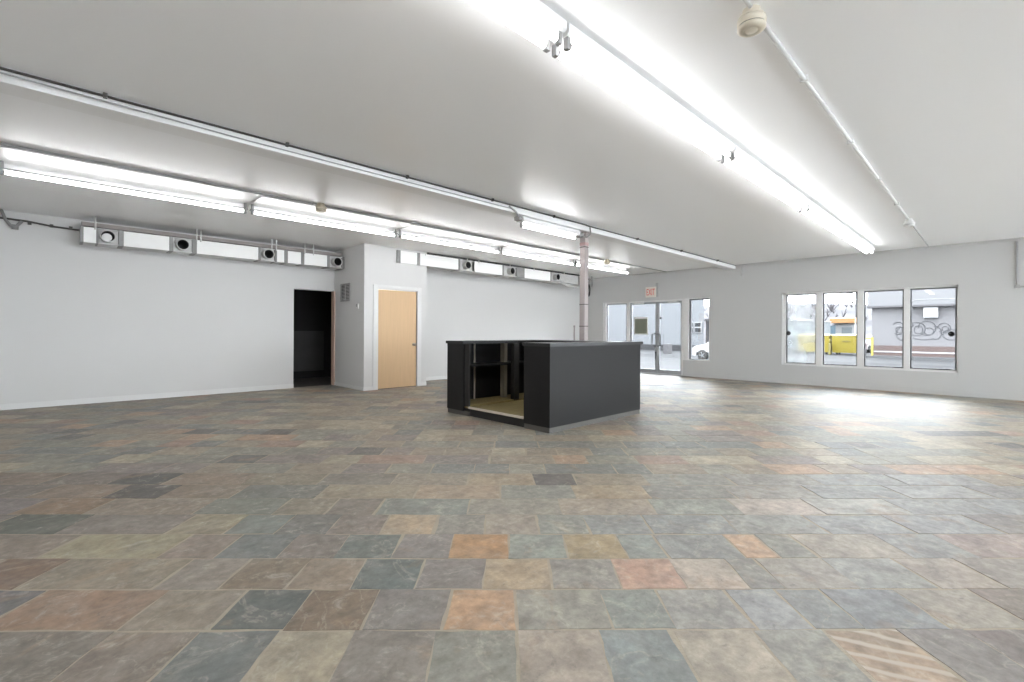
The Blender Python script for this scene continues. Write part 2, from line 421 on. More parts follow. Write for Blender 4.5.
def make_floor():
    rnd = random.Random(11)
    al = -0.7595
    rd = (math.cos(al), math.sin(al)); fd = (-math.sin(al), math.cos(al))
    R0, DB = 1.525, 0.2865
    pal = [c for c, w in PALETTE for _ in range(w)]
    tiles = []      # (a0, a1, b0, b1, colour, stripe)
    for k in range(-9, 46):
        b0, b1 = R0+DB*k, R0+DB*(k+1)
        def fill(a, lim, sgn):
            while (a < lim) if sgn > 0 else (a > lim):
                w = rnd.choice((.28, .30, .31, .33, .30, .45, .58, .40, .36))
                a2 = a+sgn*w
                tiles.append((min(a, a2), max(a, a2), b0, b1, tuple(q*1.06 for q in rnd.choice(pal)), 0)); a = a2
        if 0 <= k < len(TILE_ROWS):
            xs, cs = TILE_ROWS[k]
            for i, c in enumerate(cs): tiles.append((xs[i], xs[i+1], b0, b1, c, 1 if (k == 0 and i == 10) else 0))
            fill(xs[-1], 11, 1); fill(xs[0], -11, -1)
        else:
            s = rnd.uniform(-.3, 0); fill(s, 11, 1); fill(s, -11, -1)
    bm = bmesh.new()
    cols, offs, strs = [], [], []
    def face(vs, c, o, st):
        f = bm.faces.new(vs); cols.append(c); offs.append(o); strs.append(st); return f
    zt = 0.0
    for a0, a1, b0, b1, c, st in tiles:
        g = .0042
        a0 += g; a1 -= g; b0 += g*.9; b1 -= g*.9
        pts = []
        cor = [(a0, b0), (a1, b0), (a1, b1), (a0, b1)]
        cor = [(x+rnd.uniform(-.009, .009), y+rnd.uniform(-.006, .006)) for x, y in cor]
        for i in range(4):
            p, q = cor[i], cor[(i+1) % 4]; L = math.hypot(q[0]-p[0], q[1]-p[1]); n = max(2, int(L/.06))
            nx, ny = (q[1]-p[1])/L, -(q[0]-p[0])/L
            for j in range(n):
                t = j/n; w = 0 if j == 0 else rnd.uniform(-.005, .003)
                pts.append((p[0]+(q[0]-p[0])*t+nx*w, p[1]+(q[1]-p[1])*t+ny*w))
        poly = [(a*rd[0]+b*fd[0], a*rd[1]+b*fd[1]) for a, b in pts]
        poly = clip(clip(clip(clip(poly, 0, XL, False), 0, XR+.02, True), 1, YN, False), 1, YL+.1, True)
        if len(poly) < 3: continue
        cx = sum(p[0] for p in poly)/len(poly); cy = sum(p[1] for p in poly)/len(poly)
        tx, ty, dz = rnd.gauss(0, .0009), rnd.gauss(0, .0009), rnd.uniform(-.0007, .0007)
        far = math.hypot(cx, cy)
        hv = [(x, y, max(.0, min(.0026, .0009+ dz+tx*(x-cx)/.3+ty*(y-cy)/.3))) for x, y in poly]
        top = [bm.verts.new(v) for v in hv]
        v = rnd.uniform(.94, 1.06)
        col = tuple(min(1, q*v*w) for q, w in zip(lin(c), (1.05, 1.0, .985))); off = (rnd.uniform(-40, 40), rnd.uniform(-40, 40), rnd.uniform(-40, 40))
        # gently cleft top: a fan around a raised or sunken centre
        ctr = bm.verts.new((cx+rnd.uniform(-.05, .05), cy+rnd.uniform(-.03, .03), max(0, .0009+dz+rnd.uniform(-.0003, .0005))))
        n = len(top)
        for i in range(n):
            f = face((top[i], top[(i+1) % n], ctr), col, off, st)
        if far < 6:
            bot = [bm.verts.new((x, y, -.006)) for x, y in poly]
            for i in range(n): face((top[(i+1) % n], top[i], bot[i], bot[(i+1) % n]), col, off, st)
    bm.faces.ensure_lookup_table()
    # bed of grout below the slates
    nb = len(bm.faces)
    vs = [bm.verts.new(p) for p in ((XL, YN, -.0005), (XR+.02, YN, -.0005), (XR+.02, YL+.1, -.0005), (XL, YL+.1, -.0005))]
    vb = [bm.verts.new((v.co.x, v.co.y, -.12)) for v in vs]
    gf = [bm.faces.new(vs), bm.faces.new(vb[::-1])]+[bm.faces.new((vs[i], vb[i], vb[(i+1)%4], vs[(i+1)%4])) for i in range(4)]
    for f in gf: f.material_index = 1; cols.append((.5,.5,.5)); offs.append((0,0,0)); strs.append(0)
    bm.normal_update()
    for f in bm.faces:
        if f.material_index == 0 and abs(f.normal.z) > .5 and f.normal.z < 0: f.normal_flip()
    me = bpy.data.meshes.new('floor'); bm.to_mesh(me); bm.free()
    a = me.attributes.new('tile_color', 'FLOAT_VECTOR', 'FACE'); a.data.foreach_set('vector', [v for c in cols for v in c])
    a = me.attributes.new('tile_offset', 'FLOAT_VECTOR', 'FACE'); a.data.foreach_set('vector', [v for c in offs for v in c])
    a = me.attributes.new('tile_stripe', 'FLOAT', 'FACE'); a.data.foreach_set('value', [float(v) for v in strs])
    me.materials.append(M['slate']); me.materials.append(M['grout'])
    o = bpy.data.objects.new('floor', me); COL.objects.link(o)
    return tag(o, 'natural slate floor in grey, green, tan and rust tiles', 'floor', kind='structure')
make_floor()

S = 'structure'
MB().box(XL-.15, XR+.2, YN-.15, YL+.15, ZC, ZC+.15).build('ceiling', 'ceiling', label='flat white ceiling hung with strip lights and conduits', cat='ceiling', kind=S)
b = MB()
b.box(XL-.15, 3.45, YL, YL+.15, -.1, ZC); b.box(3.45, CX0+.1, YL, YL+.15, 2.01, ZC)
b.build('wall_left', 'wall', label='long white wall with the dark doorway', cat='wall', kind=S)
MB().box(CX1-.1, XR, YB, YB+.15, -.1, ZC).build('wall_back', 'wall', label='white wall behind the counter, right of the maple door', cat='wall', kind=S)
b = MB()
b.box(CX0, CX0+.1, CY, YL, -.1, ZC)
b.box(CX0+.1, 4.58, CY, CY+.1, -.1, ZC); b.box(4.58, 5.48, CY, CY+.1, 2.0, ZC); b.box(5.48, CX1, CY, CY+.1, -.1, ZC)
b.box(CX1-.1, CX1, CY+.1, YB, -.1, ZC)
b.build('wall_closet', 'wall', label='white boxed-out closet wall carrying the maple door', cat='wall', kind=S)
# window wall
b = MB(); x0, x1 = XR, XR+.18
b.box(x0, x1, -1.4, .47, -.1, ZC); b.box(x0, x1, -4.4, -1.4, -.1, .43); b.box(x0, x1, -4.4, -1.4, 2.08, ZC); b.box(x0, x1, YN, -4.4, -.1, ZC); b.box(x0, x1, .47, 3.455, -.1, .43); b.box(x0, x1, .47, 3.455, 2.095, ZC)
b.box(x0, x1, 3.455, 5.14, -.1, ZC); b.box(x0, x1, 5.14, 5.86, -.1, .43); b.box(x0, x1, 5.14, 5.86, 2.085, ZC)
b.box(x0, x1, 5.86, 8.45, 2.08, ZC); b.box(x0, x1, 5.86, 8.45, -.12, -.012); b.box(x0, x1, 8.45, YB+.15, -.1, ZC)
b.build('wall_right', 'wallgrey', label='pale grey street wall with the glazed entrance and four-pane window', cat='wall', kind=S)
MB().box(XL-.15, XL, YN, YL, -.1, ZC).build('wall_front', 'wall', label='white wall beside the camera, closing the left end', cat='wall', kind=S)
b = MB(); y0, y1 = YN-.15, YN
b.box(XL-.15, XR+.18, y0, y1, -.1, .35); b.box(XL-.15, XR+.18, y0, y1, 2.55, ZC)
for a, c in ((XL-.15, .2), (3.7, 4.2), (7.7, 8.2), (11.7, XR+.18)): b.box(a, c, y0, y1, .35, 2.55)
b.build('wall_near', 'wall', label='white wall with broad windows behind the camera', cat='wall', kind=S)
# dark storeroom beyond the doorway
b = MB()
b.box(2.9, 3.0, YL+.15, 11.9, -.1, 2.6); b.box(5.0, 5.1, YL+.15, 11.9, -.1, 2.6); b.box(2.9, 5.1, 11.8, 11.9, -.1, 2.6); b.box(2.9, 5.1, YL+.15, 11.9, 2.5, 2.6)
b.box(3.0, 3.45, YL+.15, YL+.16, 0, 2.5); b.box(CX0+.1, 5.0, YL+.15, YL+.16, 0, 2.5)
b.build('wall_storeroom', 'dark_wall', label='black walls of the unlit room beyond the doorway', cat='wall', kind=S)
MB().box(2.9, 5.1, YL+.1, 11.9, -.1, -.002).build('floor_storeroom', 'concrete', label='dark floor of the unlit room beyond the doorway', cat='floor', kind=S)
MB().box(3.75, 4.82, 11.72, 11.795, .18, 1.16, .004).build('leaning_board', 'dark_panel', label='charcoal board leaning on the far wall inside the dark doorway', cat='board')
# jamb of the dark doorway
b = MB(); b.box(4.262, CX0, YL-.05, YL+.035, 0, 2.01); b.box(CX0, CX0+.1, YL, YL+.15, 0, 2.01); b.build('trim_1', 'jamb', label='raw timber jamb on the right edge of the dark doorway', cat='door jamb', kind=S)
# casing around closet door
b = MB(); b.box(4.47, 4.57, CY-.018, CY, 0, 2.08, .003); b.box(5.49, 5.58, CY-.018, CY, 0, 2.08, .003); b.box(4.57, 5.49, CY-.018, CY, 2.01, 2.08, .003)
b.box(4.565, 4.58, CY-.012, CY+.08, 0, 2.0); b.box(5.48, 5.495, CY-.012, CY+.08, 0, 2.0)
b.build('trim_2', 'trim', label='white casing around the maple door', cat='door casing', kind=S)
# baseboards
MB().box(XL, 3.45, YL-.014, YL, 0, .085, .003).build('baseboard_left', 'trim', label='white baseboard along the wall left of the dark doorway', cat='baseboard', kind=S)
b = MB(); b.box(CX0-.012, CX0, CY, YL, 0, .07); b.box(CX0-.012, 4.47, CY-.012, CY, 0, .07); b.box(5.58, CX1, CY-.012, CY, 0, .07)
b.build('baseboard_closet', 'trim', label='low white baseboard around the closet walls', cat='baseboard', kind=S)
MB().box(CX1, XR, YB-.012, YB, 0, .08, .003).build('baseboard_back', 'trim', label='white baseboard on the wall behind the counter', cat='baseboard', kind=S)
b = MB(); b.box(XR-.014, XR, YN, 5.86, 0, .09, .003); b.box(XR-.014, XR, 8.45, YB, 0, .09, .003)
b.build('baseboard_right', 'wallgrey', label='grey baseboard below the street windows', cat='baseboard', kind=S)
# ceiling beam
MB().box(XL, XR, 4.50, 4.72, 2.76, ZC, .006).build('ceiling_beam', 'beam', label='shallow white beam crossing the ceiling above the steel post', cat='beam', kind=S)

# ------------------------------------------------------------------ doors and windows
d = thing('door_1', 'flush maple door in the white closet wall', 'door', (5.0, CY+.03, 0), kind=S)
MB().box(4.588, 5.472, CY+.012, CY+.056, .012, 1.992, .002).build('door_slab', 'maple', d)
k = MB().lathe([(.030, 0), (.032, .006), (.028, .010), (.011, .014), (.011, .04), (.022, .046), (.029, .058), (.027, .070), (.016, .078), (0, .08)], (5.405, CY+.012, .885), '-y', 20).build('door_knob', 'brass', d)
k['label'] = 'satin metal door knob'
MB().box(4.583, 5.477, CY+.015, CY+.05, .0, .008).build('door_sweep', 'darkslot', d)

GX = 12.245
def glass_box(y0, y1, z0, z1, x=GX): return MB().box(x-.004, x+.004, y0, y1, z0, z1)
# four-pane window
ys = [(2.775, 3.385), (2.02, 2.655), (1.262, 1.912), (.49, 1.168)]
wl = ['leftmost pane of the four-pane street window, hazy, with a black latch', 'second pane of the four-pane window, showing the yellow bin',
      'third pane of the four-pane window, showing the corner of the stucco building', 'rightmost pane of the four-pane window, black latch at its right edge']
f = MB()
f.box(12.19, 12.30, .47, 3.455, .43, .47); f.box(12.19, 12.30, .47, 3.455, 2.06, 2.095)
f.box(12.19, 12.30, .47, .49, .43, 2.095); f.box(12.19, 12.30, 3.385, 3.455, .43, 2.095)
for a, c in ((2.655, 2.775), (1.912, 2.02), (1.168, 1.262)): f.box(12.17, 12.30, a, c, .47, 2.06, .004)
f.build('trim_3', 'trim', label='white frame and mullions of the four-pane street window', cat='window frame', kind=S)
for i, (a, c) in enumerate(ys):
    w = thing(f'window_{i+1}', wl[i], 'window', (GX, (a+c)/2, .47), kind=S)
    g = .024; fr = MB()
    fr.box(GX-.02, GX+.02, a, a+g, .47, 2.06); fr.box(GX-.02, GX+.02, c-g, c, .47, 2.06)
    fr.box(GX-.02, GX+.02, a, c, .47, .47+g); fr.box(GX-.02, GX+.02, a, c, 2.06-g, 2.06)
    fr.build('gasket', 'aludark', w)
    glass_box(a+g, c-g, .47+g, 2.06-g).build('pane', 'hazyglass' if i == 0 else 'glass', w)
    if i in (0, 3):
        yk = 3.335 if i == 0 else .565
        zk = 1.165
        MB().lathe([(.048, 0), (.048, .016), (.040, .022), (.030, .024), (.026, .036), (0, .037)], (GX-.02, yk, zk), '-x', 20).build('latch', 'rubber', w)['label'] = 'round black latch'
w = thing('window_7', 'broad window in the street wall beyond the right edge of the photo', 'window', (GX, -2.9, .43), kind=S)  # unseen window added for more daylight on the right of the floor
fr = MB(); fr.box(12.19, 12.30, -4.4, -1.4, .43, .47); fr.box(12.19, 12.30, -4.4, -1.4, 2.04, 2.08)
for yy in (-4.4, -2.93, -1.46): fr.box(12.19, 12.30, yy, yy+.06, .47, 2.04)
fr.build('frame', 'trim', w); glass_box(-4.36, -1.44, .46, 2.05).build('pane', 'glass', w)
for i, (a, c) in enumerate(((.2, 3.7), (4.2, 7.7), (8.2, 11.7))):  # unseen windows added to bring in ambient daylight
    w = thing(f'window_{8+i}', 'broad shop window in the wall behind the camera, ' + ('first', 'middle', 'last')[i]+' from the left end', 'window', ((a+c)/2, YN-.08, .35), kind=S)
    fr = MB(); fr.box(a, c, YN-.11, YN-.04, .35, .40); fr.box(a, c, YN-.11, YN-.04, 2.50, 2.55)
    for xx in (a, (a+c)/2-.03, c-.06): fr.box(xx, xx+.06, YN-.11, YN-.04, .40, 2.50)
    fr.build('frame', 'trim', w); MB().box(a+.05, c-.05, YN-.079, YN-.071, .39, 2.51).build('pane', 'glass', w)
# tall window beside the entrance
w = thing('window_5', 'tall narrow window right of the glass entrance, showing the white car', 'window', (GX, 5.42, .43), kind=S)
fr = MB(); a, c = 5.185, 5.71
fr.box(GX-.035, GX+.035, c-.035, c, .45, 2.07); fr.box(GX-.02, GX+.02, a-.012, a, .45, 2.07); fr.box(GX-.03, GX+.03, a, c, 2.04, 2.07); fr.box(GX-.02, GX+.02, a, c, .45, .462)
fr.build('gasket', 'aludark', w)
glass_box(a, c-.035, .462, 2.04).build('pane', 'glass', w)
fo = MB(); fo.box(12.18, 12.32, 5.14, 5.17, .43, 2.085); fo.box(12.16, 12.32, 5.14, 5.86, .43, .45); fo.box(12.18, 12.32, 5.14, 5.86, 2.07, 2.085)
fo.box(12.16, 12.32, 5.715, 5.85, .43, 2.085, .004)
fo.build('trim_4', 'trim', label='white frame around the tall window beside the entrance', cat='window frame', kind=S)
# entrance: frame, sidelight, two leaves
fo = MB()
fo.box(12.16, 12.30, 8.35, 8.45, 0, 2.08, .004); fo.box(12.17, 12.30, 7.53, 7.62, 0, 2.08, .004); fo.box(12.17, 12.30, 5.86, 5.91, 0, 2.08)
fo.box(12.17, 12.30, 5.86, 8.45, 2.045, 2.08)
fo.build('trim_5', 'trim', label='white frame of the glazed entrance', cat='door frame', kind=S)
MB().box(12.14, 12.33, 5.86, 8.45, -.012, .014, .003).build('trim_6', 'alu', label='metal threshold under the glass entrance doors', cat='threshold', kind=S)
w = thing('window_6', 'tall sidelight left of the entrance doors, behind the counter', 'window', (GX, 7.98, 0), kind=S)
fr = MB(); a, c = 7.62, 8.35
fr.box(GX-.02, GX+.02, a, a+.05, .014, 2.045); fr.box(GX-.02, GX+.02, c-.03, c, .014, 2.045); fr.box(GX-.02, GX+.02, a, c, 2.005, 2.045); fr.box(GX-.02, GX+.02, a, c, .014, .12)
fr.build('sash', 'alu', w)
glass_box(a+.05, c-.03, .12, 2.005).build('pane', 'glass', w)
def leaf(n, label, a, c, hs):
    d = thing(n, label, 'door', (GX, (a+c)/2, 0), kind=S)
    fr = MB(); st = .055
    fr.box(GX-.022, GX+.022, a, a+st, .018, 2.04, .003); fr.box(GX-.022, GX+.022, c-st, c, .018, 2.04, .003)
    fr.box(GX-.022, GX+.022, a+st, c-st, 1.985, 2.04); fr.box(GX-.022, GX+.022, a+st, c-st, .018, .12)
    fr.build('door_frame', 'alu', d)
    glass_box(a+st, c-st, .12, 1.985).build('pane', 'glass', d)
    yh = a+.03 if hs < 0 else c-.03
    h = MB(); yo = yh-hs*.085
    h.tube([(GX-.02, yh, 1.135), (GX-.075, yh, 1.135), (GX-.09, yo+hs*.06, 1.135), (GX-.09, yo, 1.12), (GX-.09, yo, .80), (GX-.09, yo+hs*.06, .785), (GX-.075, yh, .785), (GX-.02, yh, .785)], .016, 10)
    h.build('pull_handle', 'blackmetal', d)['label'] = 'dark tubular pull handle'
    yc = c-.28 if hs < 0 else a+.28
    cl = MB().box(GX-.085, GX-.022, yc-.16, yc+.12, 1.985, 2.045, .006)
    cl.tube([(GX-.06, yc-.1, 1.995), (GX-.16, yc+.05, 2.0), (GX-.05, yc+.24*(1 if hs < 0 else -1), 1.985)], .009, 8)
    cl.build('door_closer', 'galv', d)
    return d
dl = leaf('door_2', 'left glass entrance door with the olive card on it', 6.665, 7.53, -1)
dr = leaf('door_3', 'right glass entrance door with a small black dot near its top', 5.91, 6.645, 1)
lk = MB().cyl((GX-.022, 6.70, .60), (GX-.05, 6.70, .60), .022, 14).box(GX-.048, GX-.036, 6.69, 6.71, .40, .60).build('door_lock', 'blackmetal', dl)
MB().box(GX-.03, GX+.03, 6.645, 6.665, .018, 2.04).build('trim_7', 'alu', label='narrow aluminium strip where the two entrance doors meet', cat='door strip', kind=S)
MB().lathe([(.036, 0), (.036, .012), (.026, .018), (0, .018)], (GX-.004, 6.56, 1.58), '-x', 18).build('sensor_dot', 'rubber', dr)['label'] = 'small black round dot stuck to the glass'
n = thing('notice_card', 'olive square notice card with a white border on the left entrance door', 'notice', (GX-.006, 7.18, 1.16))
MB().box(GX-.009, GX-.004, 6.955, 7.415, 1.105, 1.62).build('card_border', 'paper', n)
MB().box(GX-.011, GX-.0088, 6.985, 7.385, 1.135, 1.565).build('card_face', 'olive', n)

# ------------------------------------------------------------------ counter
COUNTER = 'cabinets of the black counter'
c = thing('counter_cabinet', 'near run of the black counter, with the long side facing the room', 'counter', (5.0, 3.72, 0), COUNTER)
MB().box(4.05, 5.985, 3.52, 3.54, .062, .988, .0015).build('front_panel', 'counter', c)
b = MB(); b.box(4.03, 4.05, 3.52, 3.935, .062, .988, .0015); b.build('end_panel', 'counter', c)
MB().box(4.05, 5.965, 3.915, 3.935, .16, .988).build('rear_panel', 'counter_in', c)
MB().box(5.965, 5.985, 3.54, 3.935, .062, .988).build('far_panel', 'counter', c)
b = MB(); b.box(4.036, 5.98, 3.526, 3.93, .0, .062); b.build('toe_kick', 'kick', c)['label'] = 'grey toe kick'
c = thing('counter_cabinet', 'far run of the black counter with open shelves facing in', 'counter', (5.0, 5.28, 0), COUNTER)
MB().box(4.05, 5.985, 5.45, 5.47, .062, .988).box(5.965, 5.985, 5.0, 5.45, .062, .988).build('front_panel', 'counter', c)
MB().box(4.03, 4.055, 5.10, 5.47, .062, .988, .0015).build('end_panel', 'counter', c)
MB().box(4.055, 4.075, 5.00, 5.47, .13, .988).build('inner_panel', 'counter_in', c)
b = MB(); b.box(4.075, 5.50, 5.08, 5.445, .665, .69); b.build('shelf', 'counter', c)
b = MB(); b.box(4.075, 5.96, 5.0, 5.445, .10, .15); b.build('bottom_board', 'plywood', c)
for xx in (4.50,): MB().box(xx, xx+.014, 5.425, 5.449, .15, .985).build('shelf_standard', 'strip', c)['label'] = 'pale shelf standard'
MB().box(4.94, 5.01, 5.25, 5.33, .15, .985).build('stud', 'stud', c)['label'] = 'bare grey timber stud'
MB().box(4.91, 5.02, 5.0, 5.07, .13, .985).build('divider_post', 'counter_in', c)
b = MB(); b.box(4.04, 5.98, 5.0, 5.464, .0, .062); b.build('toe_kick', 'kick', c)
c = thing('counter_cabinet', 'end run of the black counter, closing it beside the steel post', 'counter', (5.8, 4.5, 0), COUNTER)
MB().box(5.965, 5.985, 3.936, 4.994, .062, .988).build('front_panel', 'counter', c)
MB().box(5.55, 5.965, 3.95, 4.994, .60, .625).build('shelf', 'counter_in', c)
MB().box(5.55, 5.965, 4.45, 4.475, .13, .988).build('divider_panel', 'counter_in', c)
MB().box(5.55, 5.965, 3.94, 4.994, .13, .15).build('bottom_board', 'counter_in', c)
MB().box(5.955, 5.98, 3.936, 4.994, .0, .062).build('toe_kick', 'kick', c)
# one continuous worktop in a U
out = [(4.015, 3.505), (6.03, 3.505), (6.03, 5.49), (4.015, 5.49), (4.015, 5.09), (5.54, 5.09), (5.54, 3.95), (4.015, 3.95)]
b = MB().prism(out, 'z', .988, 1.028)
bmesh.ops.bevel(b.bm, geom=[e for e in b.bm.edges if abs(e.verts[0].co.z-e.verts[1].co.z) < 1e-6], offset=.003, segments=2, affect='EDGES')
b.build('countertop', 'worktop', label='thin black U-shaped worktop on the counter', cat='countertop')
p = thing('counter_platform', 'low plywood platform in the open mouth of the counter', 'platform', (4.8, 4.5, 0))
MB().box(4.06, 5.54, 3.94, 4.994, .10, .125).build('deck', 'plywood', p)
MB().box(4.07, 5.54, 3.95, 4.99, .0, .10).build('base', 'counter_in', p)
MB().box(4.032, 4.06, 3.94, 4.994, .108, .135, .003).build('edging_strip', 'strip', p)['label'] = 'pale edging strip'

# ------------------------------------------------------------------ steel post
p = thing('support_post', 'mauve steel post rising from behind the counter to the beam', 'post', (6.11, 4.60, 0))
MB().box(6.055, 6.150, 4.562, 4.665, .012, 2.735, .006).build('shaft', 'post', p)
MB().box(6.035, 6.19, 4.52, 4.70, 0, .012).build('base_plate', 'post', p)
MB().box(6.045, 6.175, 4.535, 4.665, 2.735, 2.76).build('cap_plate', 'post', p)
for z in (1.25, 1.60, 2.52):
    MB().box(6.052, 6.153, 4.559, 4.668, z, z+.012, .002).build('band', 'darkslot', p)['label'] = 'dark joint band'
MB().box(6.053, 6.152, 4.560, 4.667, 2.55, 2.60, .001).build('tape', 'redtape', p)['label'] = 'faded red tape'

# ------------------------------------------------------------------ strip lights
def fixture(L, twin, reflector, near=-.5):
    """one strip light along +x from 0 to L; z = 0 is its top"""
    r = thing('fluorescent_light', None, 'light')
    if reflector:
        MB().box(.01, L-.01, near, .10, -.026, -.018, .001).box(.02, L-.02, -.05, .05, -.018, -.003).build('reflector_panel', 'ductwhite', r)  # panel added to carry the bright band beside the tube
        MB().box(.01, L-.01, .10, .112, -.114, -.018).build('reflector_lip', 'housing', r)  # lip added to keep tube light off the ceiling beyond
        MB().box(.0, L, -.005, .058, -.114, -.096, .002).build('housing', 'fixgrey', r)
        yy, zz, rr = [0.03], -.135, .017
    else:
        h = MB().prism([(-.06, -.004), (.06, -.004), (.06, -.012), (.08, -.02), (.08, -.066), (.06, -.078), (-.06, -.078), (-.08, -.066), (-.08, -.02), (-.06, -.012)], 'x', 0, L)
        h.build('housing', 'housing', r)
        yy, zz, rr = ([-.042, .042] if twin else [0]), -.118, .019
    for y in yy:
        MB().cyl((.045, y, zz), (L-.045, y, zz), rr, 14).build('tube', 'tube' if twin else 'tube_single', r)
        for e in (0, 1):
            xa, xb = (.012, .042) if e == 0 else (L-.042, L-.012)
            s = MB().box(xa, xb, y-.016, y+.016, zz-.026, -.05 if not reflector else -.026, .004)
            xc, xd = (.042, .05) if e == 0 else (L-.05, L-.042)
            s.cyl((xc, y, zz), (xd, y, zz), rr+.002, 14)
            s.build('lamp_holder', 'fixgrey', r)
    return r

TR, TL = 'twin strip lights in the right-hand row', 'strip lights with reflector in the left-hand row'
xr = [-.46, 1.99, 4.35, 6.83, 9.27, 11.40]
lr = ['nearest twin strip light of the right-hand ceiling row, cut by the top of the photo',
      'second twin strip light from the camera in the right-hand ceiling row', 'middle twin strip light of the right-hand ceiling row',
      'fourth twin strip light from the camera in the right-hand row', 'farthest twin strip light of the right-hand row, near the street wall']
protos = {}
for i in range(5):
    L = xr[i+1]-xr[i]-.02; key = ('R', round(L, 2))
    o = fixture(L, True, False)
    o.location = (xr[i]+.01, 1.70, ZC); o['label'] = lr[i]; o['group'] = TR
xl = [-.43, 1.83, 4.03, 6.29, 8.59, 10.85]
ll = ['nearest strip light of the left-hand ceiling row, cut by the left edge', 'second strip light of the left-hand row, above the dark doorway',
      'third strip light of the left-hand row, above the maple door', 'fourth strip light of the left-hand row, partly behind the steel post end',
      'farthest strip light of the left-hand row, right of the steel post']
ll[3] = 'fourth strip light of the left-hand row, ending near the steel post'
for i in range(5):
    L = xl[i+1]-xl[i]-.03
    yo = 6.89-.017*(xl[i]+.43)
    o = fixture(L, False, True, 6.36-yo+.017*L*(1 if i else .5))
    o.location = (xl[i]+.01, yo, ZC); o.rotation_euler.z = -.017; o['label'] = ll[i]; o['group'] = TL
for i in range(4):  # unseen row of lights added to brighten the room
    L = 2.42; o = fixture(L, True, False)
    o.location = (.2+i*2.5, -3.4, ZC); o['group'] = TR+' behind the camera'
    o['label'] = 'twin strip light in the ceiling row behind the camera'
o = fixture(1.26, False, False)
o.location = (4.63, 4.61, 2.76); o['label'] = 'short single strip light under the beam beside the steel post'
# ------------------------------------------------------------------ ducts under the ceiling
def duct(name, label, yf, yb, z0, z1, segs, rods, loc, ch=.085):
    """segs: ('panel'|'collar'|'fan'|'plain', x0, x1[, hole x])"""
    d = thing(name, label, 'duct', loc)
    xs = [s[1] for s in segs]+[s[2] for s in segs]
    body = MB(); body.box(min(xs), max(xs), yf+.30, yb, z0+.01, z1-.01)
    body.box(min(xs), max(xs), yf+.02, yb, z1-.012, z1-.004); body.box(min(xs), max(xs), yf+.02, yb, z0+.004, z0+.012)
    body.build('duct_body', 'galv', d)
    for s in segs:
        k, a, c = s[0], s[1], s[2]
        if k == 'panel': MB().box(a, c, yf, yf+.025, z0, z1, .003).build('duct_panel', 'ductwhite', d)['label'] = 'white enamelled panel'
        elif k == 'collar': MB().box(a, c, yf-.006, yf+.30, z0-.006, z1+.006, .003).build('collar', 'galvdark', d)
        elif k == 'plain': MB().box(a, c, yf+.03, yf+.06, z0, z1).build('duct_panel', 'galv', d)['label'] = 'bare galvanised panel'
        else:
            hx, zc, r = s[3], (z0+z1)/2, min(ch, (z1-z0)/2-.022)
            f = MB(); f.plate_hole(a, c, z0+.005, z1-.005, hx, zc, r, yf+.05, .012)
            f.box(a, c, yf, yf+.05, z0, z0+.012); f.box(a, c, yf, yf+.05, z1-.012, z1)
            fo = f.build('fan_housing', 'galv', d)
            prof = [(r, .0), (r+.006, .0), (r+.006, .14), (r-.004, .14), (r-.004, .0)]
            n = 28; nz = MB(); rings = []
            for pr, h in [(r+.004, 0), (r+.004, .12), (r+.008, .125), (r+.008, .135), (r-.006, .135), (r-.006, 0)]:
                rings.append([nz.bm.verts.new((hx+pr*math.cos(2*PI*i/n), yf+.05-h, zc+pr*math.sin(2*PI*i/n))) for i in range(n)])
            for A, B in zip(rings, rings[1:]):
                for i in range(n): nz.bm.faces.new((A[i], A[(i+1)%n], B[(i+1)%n], B[i])).smooth = True
            nz.build('spout', 'galv', fo)
            bo = MB(); rings = []
            for pr, h in [(r-.007, -.12), (r-.007, .22), (0.001, .22)]:
                rings.append([bo.bm.verts.new((hx+pr*math.cos(2*PI*i/n), yf+.05+h, zc+pr*math.sin(2*PI*i/n))) for i in range(n)])
            for A, B in zip(rings, rings[1:]):
                for i in range(n): bo.bm.faces.new((A[i], A[(i+1)%n], B[(i+1)%n], B[i])).smooth = True
            bo.build('bore', 'bore', fo)['label'] = 'dark round opening'
            if len(s) > 4:
                MB().cyl((hx-.01, yf-.02, zc-.012), (hx-.008, yf-.012, zc-.012), r*.72, 24).build('damper', 'ductwhite', fo)['label'] = 'pale damper disc'
    for x in rods:
        MB().cyl((x, yf-.012, z1-.03), (x, yf-.012, ZC), .011, 8).build('hanger_rod', 'whitepipe', d)['label'] = 'thin white hanger rod'
    return d
duct('ventilation_duct', 'sectional white duct under the ceiling left of the closet, with four round spouts', 9.40, 9.80, 2.455, 2.685,
     [('collar', .255, .29), ('panel', .29, .43), ('collar', .43, .455), ('fan', .455, .69, .56, 1), ('collar', .69, .75), ('panel', .75, 1.325),
      ('collar', 1.325, 1.38), ('fan', 1.38, 1.64, 1.50), ('collar', 1.64, 1.705), ('panel', 1.705, 2.655), ('collar', 2.655, 2.70), ('fan', 2.70, 2.94, 2.815),
      ('collar', 2.94, 2.975), ('panel', 2.975, 3.105), ('collar', 3.105, 3.17), ('panel', 3.17, 3.413), ('collar', 3.413, 3.475), ('panel', 3.475, 3.925),
      ('collar', 3.925, 3.98), ('fan', 3.98, 4.24, 4.115), ('collar', 4.24, 4.30)],
     [.42, 1.70, 1.76, 2.88, 2.96, 3.48, 3.65], (2.3, 9.6, 2.455))
